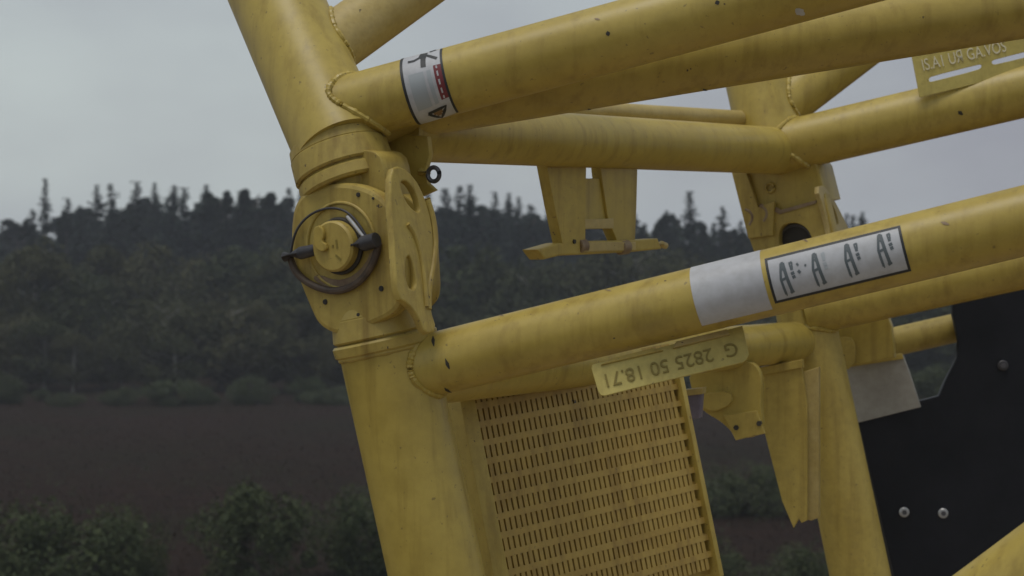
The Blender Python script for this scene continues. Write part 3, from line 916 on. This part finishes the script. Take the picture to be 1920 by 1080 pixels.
# ------------------------------------------------------------------ slotted grating between the chords
gTL, gTR, gBL = P(872, 724, 4.52), P(1262, 656, 5.02), P(962, 1190, 4.47)
gx, gy = (gTR - gTL), (gBL - gTL)
GW, GH = gx.length, gy.length
gx.normalize(); gy.normalize()
gz = gx.cross(gy).normalized()
if gz.y < 0: gz = -gz
grate = thing('slotted_grating', gTL + gx * GW / 2 + gy * GH, 'yellow slotted sheet grating standing between the near and far chords', 'grating')
ROW, PIT = 0.0485, 0.0185
nrow = int(GH / ROW)
ncol = int((GW - 0.07) / PIT)
x_off = (GW - ncol * PIT) / 2
def grate_row(depth, shift, pit, rowh, name, material, y0):
    vs, fs = [], []
    def bx(x0, x1, ya, yb, z0, z1):
        b = len(vs)
        for (x, y, z) in ((x0, ya, z0), (x1, ya, z0), (x1, yb, z0), (x0, yb, z0), (x0, ya, z1), (x1, ya, z1), (x1, yb, z1), (x0, yb, z1)):
            vs.append(gTL + gx * x + gy * y + gz * z)
        fs.extend([(b, b + 1, b + 2, b + 3), (b + 4, b + 7, b + 6, b + 5), (b, b + 4, b + 5, b + 1), (b + 1, b + 5, b + 6, b + 2), (b + 2, b + 6, b + 7, b + 3), (b + 3, b + 7, b + 4, b)])
    bx(0, GW, y0, y0 + rowh * 0.34, depth, depth + 0.010)
    n = int((GW - 0.07) / pit)
    xo = (GW - n * pit) / 2 + shift
    for i in range(n + 1):
        bx(xo + i * pit - pit * 0.34, xo + i * pit + pit * 0.34, y0 + rowh * 0.341, y0 + rowh * 0.999, depth + 0.001, depth + 0.008)
    return mesh_obj(name, vs, fs, material, grate, smooth=False)
for r in range(nrow):
    grate_row(0.0, 0.0, PIT, ROW, 'slotted_row', M['grate_yellow'], r * ROW)
for r in range(nrow):
    grate_row(0.0115, 0.004, PIT * 1.035, ROW * 1.03, 'back_slotted_row', M['grate_yellow'], r * ROW * 1.03 - 0.02)
# side frames of the grating: folded edges
gm = gTL + gy * GH / 2
box('side_frame', gm - gx * 0.012 + gz * 0.02, gx, gy, gz, 0.05, GH + 0.02, 0.07, M['yellow_flat'], grate)
box('side_frame', gm + gx * (GW - 0.002) + gz * 0.02, gx, gy, gz, 0.018, GH + 0.02, 0.07, M['yellow_flat'], grate)
box('back_sheet', gm + gx * GW / 2 + gz * 0.0245, gx, gy, gz, GW, GH, 0.006, M['grate_yellow'], grate)
# ------------------------------------------------------------------ small fittings under the lower cross tube
def quadbox(name, pts, c, n, thick, material, root, **kw):
    return px_plate(name, pts, [], c, n, thick, material, root, **kw)
vn = Vector((0.28, 0.96, 0.0)).normalized()
bk = thing('tapered_bracket', P(1480, 860, 5.85), 'yellow tapered folded bracket hanging below the lower cross tube', 'bracket')
bc = P(1480, 800, 5.85)
quadbox('front_plate', [(1428, 690), (1500, 678), (1512, 760), (1512, 975), (1503, 979), (1498, 970), (1488, 987), (1468, 940), (1432, 800)], bc, vn, 0.03, M['yellow_flat'], bk)
quadbox('side_plate', [(1503, 700), (1534, 690), (1534, 970), (1520, 975), (1512, 972)], bc + vn * 0.032, vn, 0.05, M['cream_edge_sheen'], bk)
quadbox('top_flange', [(1426, 690), (1502, 676), (1503, 688), (1429, 702)], bc - vn * 0.012, vn, 0.06, M['yellow_flat'], bk)
be = thing('curved_bracket', P(1350, 760, 5.6), 'yellow curved saddle bracket between grating and tapered bracket', 'bracket')
ec = P(1370, 750, 5.6)
quadbox('saddle', smooth_loop([(1290, 690), (1400, 672), (1428, 700), (1424, 760), (1430, 815), (1385, 822), (1355, 790), (1318, 770), (1300, 740)], 2), ec, vn, 0.06, Y, be)
quadbox('rim', smooth_loop([(1314, 740), (1368, 734), (1372, 756), (1338, 772), (1318, 764)], 1), ec - vn * 0.02, vn, 0.02, M['yellow_flat'], be)
quadbox('lower_tab', [(1358, 780), (1418, 772), (1432, 812), (1380, 824)], ec - vn * 0.015, vn, 0.02, M['yellow_flat'], be)
for x, y in ((1380, 802), (1423, 794)):
    c = on_plane(x, y, ec - vn * 0.02, vn)
    Tube(c, c + vn * 0.02, 0.009).build('bolt_head', M['dark'], be, seg=6)
sm = thing('junction_box', P(1291, 760, 5.3), 'small violet grey box beside the top of the slotted grating', 'box')
jc = P(1291, 752, 5.3)
quadbox('box_body', [(1272, 738), (1312, 734), (1309, 782), (1276, 786)], jc, vn, 0.06, M['lilac_box'], sm, bevel=0.004)
quadbox('box_lid', [(1268, 734), (1316, 729), (1315, 738), (1270, 743)], jc - vn * 0.006, vn, 0.07, M['cream_edge_sheen'], sm, bevel=0.002)

# ------------------------------------------------------------------ machine parts behind the far chord
pp = thing('short_pipe', P(1700, 640, 6.75), 'short yellow pipe running from the far chord to the black panel', 'pipe')
T = Tube(P(1580, 663, 6.75), P(1830, 606, 6.75), 0.056)
T.build('pipe_body', M['yellow_flat'], pp, seg=40)
c = P(1668, 643, 6.75)
Tube(c - T.d * 0.01, c + T.d * 0.014, 0.061).build('pipe_collar', M['yellow_worn'], pp, seg=40, lips=0.003)
hs = thing('hose_housing', P(1610, 640, 6.4), 'yellow boxed housing tucked between the far chord and the short pipe', 'housing')
hc = P(1615, 640, 6.4)
quadbox('housing_body', [(1540, 580), (1650, 560), (1668, 612), (1674, 668), (1598, 684), (1552, 680)], hc, vn, 0.10, Y, hs, bevel=0.006)
quadbox('housing_flap', smooth_loop([(1555, 640), (1592, 630), (1604, 650), (1600, 690), (1562, 694)], 1), hc - vn * 0.02, vn, 0.018, M['yellow_worn'], hs)
wp = thing('white_board', P(1650, 770, 6.55), 'off-white board fixed beside the far chord above the black panel', 'board')
wc = P(1650, 730, 6.55)
quadbox('board_face', [(1588, 684), (1692, 668), (1704, 700), (1724, 762), (1604, 792)], wc, vn, 0.025, M['board'], wp, bevel=0.004)
quadbox('board_rim', [(1586, 680), (1690, 664), (1693, 672), (1588, 688)], wc - vn * 0.006, vn, 0.03, M['yellow_flat'], wp, bevel=0.002)
bp_ = thing('black_panel', P(1800, 1200, 6.6), 'large matt black side panel with pale bolts behind the far chord', 'panel')
pc_ = P(1760, 820, 6.62)
pn_ = Vector((0.08, 1.0, 0.0)).normalized()
out = [(1790, 470), (2250, 430), (2280, 1500), (1760, 1540), (1674, 1080), (1640, 930), (1606, 786), (1716, 756), (1762, 744), (1774, 715), (1796, 672), (1799, 640), (1788, 590)]
px_plate('panel_sheet', out, [], pc_, pn_, 0.04, M['panel_black'], bp_, bevel=0.004)
for x, y, r, mm in ((1695, 960, .019, 'bolt'), (1768, 962, .019, 'bolt'), (1880, 685, .020, 'black_steel')):
    c = on_plane(x, y, pc_, pn_)
    b_ = Tube(c + pn_ * 0.002, c - pn_ * 0.012, r).build('bolt', M[mm], bp_, seg=24, lips=0.004)
    Tube(c - pn_ * 0.0115, c - pn_ * 0.016, r * .5).build('bolt_socket', M['steel'], b_, seg=6)
quadbox('edge_trim', [(1601, 790), (1609, 786), (1676, 1080), (1764, 1540), (1756, 1542), (1668, 1082)], pc_ - pn_ * 0.004, pn_, 0.02, M['dark'], bp_, bevel=0.001)

# ------------------------------------------------------------------ vegetation
def raw_mesh(name, V, Fq, material):
    me = bpy.data.meshes.new(name)
    me.from_pydata(V.tolist() if hasattr(V, 'tolist') else V, [], Fq.tolist() if hasattr(Fq, 'tolist') else Fq)
    me.materials.append(material)
    return me

def leaf_quads(cent, size, flat=0.0, elong=1.6):
    """one small folded leaf spray (a quad) for each centre, any way up"""
    n = len(cent)
    a = rng.normal(size=(n, 3)); a[:, 2] *= (1 - flat)
    a /= np.linalg.norm(a, axis=1)[:, None]
    b = rng.normal(size=(n, 3))
    b -= a * (a * b).sum(1)[:, None]
    b /= np.linalg.norm(b, axis=1)[:, None]
    s = (size * rng.uniform(.6, 1.3, n))[:, None]
    A, B = a * s * elong * .5, b * s * .5
    V = np.stack([cent - A, cent - A * .1 + B, cent + A, cent - A * .1 - B], 1).reshape(-1, 3)
    Q = np.arange(n * 4).reshape(n, 4)
    return V, Q

def cone_mesh(segs):
    """tapered limbs: list of (p0, p1, r0, r1)"""
    V, Q = [], []
    for p0, p1, r0, r1 in segs:
        p0, p1 = Vector(p0), Vector(p1)
        _, e1, e2 = frame_of(p1 - p0)
        b = len(V)
        for p, r in ((p0, r0), (p1, r1)):
            for k in range(7):
                th = 2 * math.pi * k / 7
                V.append(tuple(p + (e1 * math.cos(th) + e2 * math.sin(th)) * r))
        for k in range(7):
            k2 = (k + 1) % 7
            Q.append((b + k, b + k2, b + 7 + k2, b + 7 + k))
    return V, Q

def spruce_proto(seed, H=14.0, R=3.4, sparse=1.0):
    r = np.random.default_rng(seed)
    C, SZ = [], []
    z = H * 0.06
    while z < H * 0.985:
        t = z / H
        L = R * (1 - t) ** 0.74 * r.uniform(.5, 1.15) + 0.03
        nb = int((5 + 8 * (1 - t) ** .5) * sparse)
        for k in range(nb):
            th = r.uniform(0, 2 * math.pi)
            l = L * r.uniform(.55, 1.2)
            m = max(3, int(l * 7))
            for j in range(m):
                f = (j + r.uniform(0, 1)) / m
                rad = l * f
                C.append((math.cos(th) * rad + r.normal() * .10, math.sin(th) * rad + r.normal() * .10, z - rad * 0.32 + f * f * .25 + r.normal() * .07))
                SZ.append(0.42 * (1.1 - .45 * f) * (1 - .62 * t * t))
        z += H * 0.019 * r.uniform(.6, 1.5)
    for k in range(14):
        C.append((r.normal() * .05, r.normal() * .05, H * (0.95 + .05 * k / 14))); SZ.append(.17 - .008 * k)
    V, Q = leaf_quads(np.array(C), np.array(SZ), .3, 1.9)
    tv, tq = cone_mesh([((0, 0, -.3), (0, 0, H * .99), .19, .02)])
    return raw_mesh('crown', V, Q, M['spruce']), raw_mesh('trunk', tv, tq, M['bark'])

def clump_proto(seed, H, R, base, nclump, nleaf, leafsize, mleaf, mtrunk, flat=.5, top=.75, csize=(.5, 1.0), conic=False):
    r = np.random.default_rng(seed)
    C, limbs = [], []
    ctr = []
    lean = r.normal(size=2) * .03 * H
    limbs.append(((0, 0, -.3), (lean[0] * .5, lean[1] * .5, H * .5), R * .065, R * .045))
    limbs.append(((lean[0] * .5, lean[1] * .5, H * .5), (lean[0], lean[1], H * .93), R * .045, R * .012))
    for k in range(nclump):
        t = r.uniform(base, 1.0)
        prof = math.sin(math.pi * min(1, (t - base) / (1 - base) * top + (1 - top) * .55)) ** .7
        tt = (t - base) / (1 - base)
        if conic:
            prof = (1 - tt) ** .8 * min(1, tt * 4 + .3) + .02
        th = r.uniform(0, 2 * math.pi)
        rad = R * prof * math.sqrt(r.uniform(.05, 1))
        c = np.array((math.cos(th) * rad + lean[0] * t, math.sin(th) * rad + lean[1] * t, H * t - r.uniform(0, .06) * H))
        ctr.append(c)
        s = r.uniform(*csize) * R * .36 * (1.0 - .62 * tt * conic)
        n = int(nleaf * r.uniform(.6, 1.3))
        d = r.normal(size=(n, 3)); d /= np.linalg.norm(d, axis=1)[:, None]
        d *= (r.uniform(.25, 1, n) ** .5)[:, None] * s * np.array((1, 1, flat + .25))
        C.append(c + d)
        if k % 2 == 0:
            zb = c[2] - rad * .55
            zb = max(H * base * .6, min(zb, H * .9))
            f = zb / H
            limbs.append(((lean[0] * f, lean[1] * f, zb), tuple(c), R * .022, R * .006))
    C = np.concatenate(C)
    V, Q = leaf_quads(C, np.full(len(C), leafsize), .2, 1.5)
    tv, tq = cone_mesh(limbs)
    return raw_mesh('crown', V, Q, mleaf), raw_mesh('trunk', tv, tq, mtrunk)

SPR = [spruce_proto(1), spruce_proto(2, R=2.9, sparse=.9), spruce_proto(3, R=3.9), spruce_proto(4, R=2.4, sparse=.85)]
PIN = [clump_proto(21, 14, 3.6, .24, 62, 150, .26, M['pine'], M['bark'], .45, .8, conic=True), clump_proto(22, 14, 3.0, .24, 60, 150, .26, M['pine'], M['bark'], .5, .9, conic=True),
       clump_proto(23, 14, 2.8, .3, 50, 150, .26, M['pine'], M['bark'], .4, .8, conic=True)]
LEA = [clump_proto(31, 8, 3.6, .16, 60, 190, .17, M['leaf'], M['bark'], .7, .9), clump_proto(32, 8, 3.0, .14, 54, 190, .17, M['leaf'], M['bark'], .7, .95),
       clump_proto(33, 8, 4.0, .12, 64, 190, .17, M['leaf'], M['birch'], .7, .85), clump_proto(34, 8, 3.2, .2, 50, 170, .16, M['leaf'], M['birch'], .6, .9)]
BUS = [clump_proto(41, 1.3, 1.0, .06, 46, 360, .036, M['bush'], M['bark'], .9, .8, (.35, 1.15)), clump_proto(42, 1.2, .85, .05, 42, 360, .034, M['bush'], M['bark'], .9, .8, (.35, 1.15)),
       clump_proto(43, 1.1, 1.2, .05, 48, 360, .036, M['bush'], M['bark'], .8, .8, (.35, 1.15))]

def plant(name, proto, H0, x, y, H, wid, label, category, group, part='crown', stem='trunk'):
    z = float(terrain(np.array(x), np.array(y)))
    root = bpy.data.objects.new(name, None)
    root.empty_display_size = 0.5
    COL.objects.link(root)
    root.location = (x, y, z)
    tag(root, label, category, group)
    k = H / H0
    for nm, me in ((part, proto[0]), (stem, proto[1])):
        o = bpy.data.objects.new(nm, me)
        COL.objects.link(o)
        o.parent = root
        o.scale = (k * wid, k * wid, k)
        o.rotation_euler = (0, 0, random.uniform(0, 6.28))
    return root

def top_plant(name, protos, H0, px, py_top, d, wid, *a):
    """tree whose tip shows at a photo pixel, standing on the ground d metres away"""
    x = (px - 960) / F * d
    ztop = CAM_H - (py_top - 540) / F * d
    H = ztop - float(terrain(np.array(x), np.array(d)))
    return plant(name, random.choice(protos) if isinstance(protos, list) else protos, H0, x, d, H, wid, *a)

G_S = 'conifers on the skyline'
L_SPR = 'pointed dark spruce in the hazy tree line'
L_PIN = 'bushy irregular pine in the hazy tree line'
# skyline read from the photograph: (x, y of the tip, kind)
sky = [(-180, 395, 'p'), (-120, 385, 's'), (-60, 400, 'p'), (5, 412, 's'), (48, 396, 'p'), (122, 378, 'p'), (150, 384, 's'), (182, 345, 's'), (207, 342, 's'),
       (232, 368, 'p'), (256, 338, 's'), (291, 341, 's'), (325, 346, 's'), (345, 350, 's'), (372, 362, 'p'), (386, 344, 's'), (404, 340, 'p'), (427, 338, 'p'), (452, 356, 's'), (472, 341, 'p'),
       (494, 343, 'p'), (520, 364, 'p'), (542, 350, 's'), (566, 356, 's'), (590, 350, 'p'), (620, 345, 's'), (650, 355, 'p'), (690, 350, 's'), (730, 352, 'p'), (770, 345, 's'), (800, 352, 's'),
       (835, 352, 's'), (862, 346, 's'), (882, 345, 's'), (903, 376, 'p'), (928, 358, 's'), (953, 360, 's'), (972, 368, 's'), (992, 388, 'p'), (1012, 396, 'p'), (1033, 362, 's'), (1065, 375, 'p'),
       (1100, 380, 's'), (1140, 372, 'p'), (1175, 380, 's'), (1203, 408, 'p'), (1232, 384, 'p'), (1249, 394, 's'), (1266, 388, 'p'), (1293, 357, 's'), (1322, 408, 'p'), (1355, 388, 's'), (1376, 412, 'p'),
       (1405, 424, 'p'), (1440, 415, 's'), (1480, 410, 'p'), (1520, 400, 's'), (1560, 412, 'p'), (1600, 402, 's'), (1614, 408, 's'), (1640, 415, 'p'), (1690, 408, 'p'), (1740, 400, 's'), (1800, 410, 'p'), (1860, 402, 's'), (1930, 405, 'p'), (2000, 395, 's'), (2080, 405, 'p')]
for i, (px, py, kd) in enumerate(sky):
    d = 150 + random.uniform(-10, 14)
    if kd == 's':
        top_plant('spruce_tree', SPR, 14, px, py, d, random.uniform(1.05, 1.55), L_SPR, 'tree', G_S)
    else:
        top_plant('pine_tree', PIN, 14, px, py + 7, d, random.uniform(.8, 1.15), L_PIN, 'tree', G_S)
top_plant('spruce_tree', SPR[3], 14, 85, 333, 146, .9, 'tallest lone spruce spire rising clear above the hazy tree line', 'tree', G_S)
# second rank that closes the wood behind the tips
for i in range(58):
    px = -220 + i * 42 + random.uniform(-14, 14)
    base = 352 + (36 if px > 1180 else 0) + (34 if px < 70 else 0) + (16 if 980 < px < 1180 else 0)
    top_plant('pine_tree' if i % 3 == 0 else 'spruce_tree', PIN if i % 3 == 0 else SPR, 14, px, base + random.uniform(4, 30), random.uniform(168, 186), random.uniform(1.3, 1.8),
              'dense conifer filling the back of the wood behind the skyline trees', 'tree', 'conifers at the back of the wood')
for i in range(50):
    px = -220 + i * 48 + random.uniform(-14, 14)
    base = 374 + (46 if px > 1180 else 0) + (34 if px < 70 else 0) + (16 if 980 < px < 1180 else 0)
    top_plant('pine_tree', PIN, 14, px, base + random.uniform(6, 26), random.uniform(192, 205), random.uniform(1.7, 2.2),
              'broad dark pine at the far back of the wood, behind every other conifer', 'tree', 'pines at the far back of the wood')
G_B = 'broadleaf trees along the field edge'
for i in range(50):
    px = -240 + i * 49 + random.uniform(-18, 18)
    py = random.uniform(452, 520)
    q = random.randrange(4)
    top_plant('broadleaf_tree', LEA[q], 8, px, py, random.uniform(108, 126), random.uniform(.85, 1.2), ('olive broadleaf tree with dark bark in front of the conifers', 'olive broadleaf tree with pale bark in front of the conifers')[q > 1], 'tree', G_B)
for i in range(46):
    px = -240 + i * 53 + random.uniform(-20, 20)
    py = random.uniform(560, 650)
    q = random.randrange(4)
    top_plant('broadleaf_sapling', LEA[q], 8, px, py, random.uniform(97, 104), random.uniform(1.0, 1.5), ('low dark-barked sapling right at the edge of the brown field', 'low sapling with pale trunk right at the edge of the brown field')[q > 1], 'tree', 'saplings along the field edge')
# bushes on the heath: where they touch the ground fixes their distance
def ground_bush(px, py, H, wid, pr, lab):
    d = CAM_H * F / (py - 540)
    plant('heath_bush', BUS[pr], (1.3, 1.2, 1.1)[pr], (px - 960) / F * d, d, H, wid, lab, 'bush', 'bushes on the heath', 'foliage', 'stem')
ground_bush(70, 1120, 1.6, 1.1, 2, 'wide olive bush on the heath, farthest from the boom chord')
ground_bush(235, 1110, 1.35, .85, 0, 'rounded green bush on the heath beside the wide olive bush')
ground_bush(480, 1100, 1.75, 1.0, 1, 'upright dark bush standing alone on the heath')
ground_bush(690, 1075, 1.5, 1.0, 0, 'dark green bush seen against the lower boom chord')
ground_bush(-120, 1090, 1.5, 1.2, 1, 'leafy green heath bush outside the row')
ground_bush(1400, 960, 1.1, 1.4, 2, 'low green bush seen between grating and tapered bracket')
ground_bush(1520, 1110, 0.9, 1.5, 0, 'low dense bush seen beside the foot of the far chord')
ground_bush(1300, 1120, 1.1, 1.3, 1, 'green bush behind the slotted grating')
ground_bush(1745, 800, 2.2, 1.4, 1, 'pale green bush seen between white board and black panel')

for i in range(30):
    px = -200 + i * 76 + random.uniform(-34, 34)
    plant('margin_bush', BUS[i % 3], (1.3, 1.2, 1.1)[i % 3], (px - 960) / F * 95, random.uniform(88, 96), random.uniform(.5, 1.5), random.uniform(1.2, 2.4),
          'low scrubby bush on the ragged margin between field and wood', 'bush', 'bushes along the field margin', 'foliage', 'stem')

# rough growth over the field
def tufts(name, n, x0, x1, y0, y1, h, material, label, thresh=None):
    x = rng.uniform(x0, x1, n); y = y0 * (y1 / y0) ** rng.uniform(0, 1, n)
    x = x * (0.45 + 0.55 * y / y1)
    z = terrain(x, y)
    V, Q = [], []
    per = 5
    ang = rng.uniform(0, 2 * np.pi, (n, per)); hh = h * rng.uniform(.5, 1.3, (n, per)) ; wdt = h * .35
    ca, sa = np.cos(ang), np.sin(ang)
    bx, by = x[:, None] + ca * h * .25, y[:, None] + sa * h * .25
    lx, ly = ca * hh * .7, sa * hh * .7
    p0 = np.stack([bx - sa * wdt * .5, by + ca * wdt * .5, np.repeat(z[:, None], per, 1) - .03], -1)
    p1 = np.stack([bx + sa * wdt * .5, by - ca * wdt * .5, np.repeat(z[:, None], per, 1) - .03], -1)
    p2 = np.stack([bx + lx, by + ly, z[:, None] + hh], -1)
    V = np.stack([p0, p1, p2], 2).reshape(-1, 3)
    Q = np.arange(len(V)).reshape(-1, 3)
    o = bpy.data.objects.new(name, raw_mesh(name, V, Q, material))
    COL.objects.link(o)
    tag(o, label, name.split('_')[-1], kind='stuff')
tufts('dry_heather', 45000, -42, 42, 24, 100, 0.075, M['tuft'], 'dry brown heather covering the field')
tufts('rough_grass', 2500, -34, 34, 24, 60, 0.12, M['grass'], 'patchy rough green grass growing among the heather')

# ------------------------------------------------------------------ haze
hz = bpy.data.meshes.new('haze')
bm = bmesh.new()
bmesh.ops.create_cube(bm, size=1.0)
for v in bm.verts:
    v.co = Vector((v.co.x * 1840, v.co.y * 1740 + 550, v.co.z * 25.0 + 11.0))
bm.to_mesh(hz); bm.free()
hm = bpy.data.materials.new('haze_air')
hm.use_nodes = True
hm.node_tree.nodes.clear()
ho = hm.node_tree.nodes.new('ShaderNodeOutputMaterial')
hv = hm.node_tree.nodes.new('ShaderNodeVolumePrincipled')
hv.inputs['Color'].default_value = (0.84, 0.88, 1.0, 1)
hv.inputs['Density'].default_value = 0.00068
hm.node_tree.links.new(hv.outputs['Volume'], ho.inputs['Volume'])
hz.materials.append(hm)
ho_ = bpy.data.objects.new('haze', hz)
COL.objects.link(ho_)
tag(ho_, 'thin bluish haze over the heath and the wood', 'haze', kind='stuff')
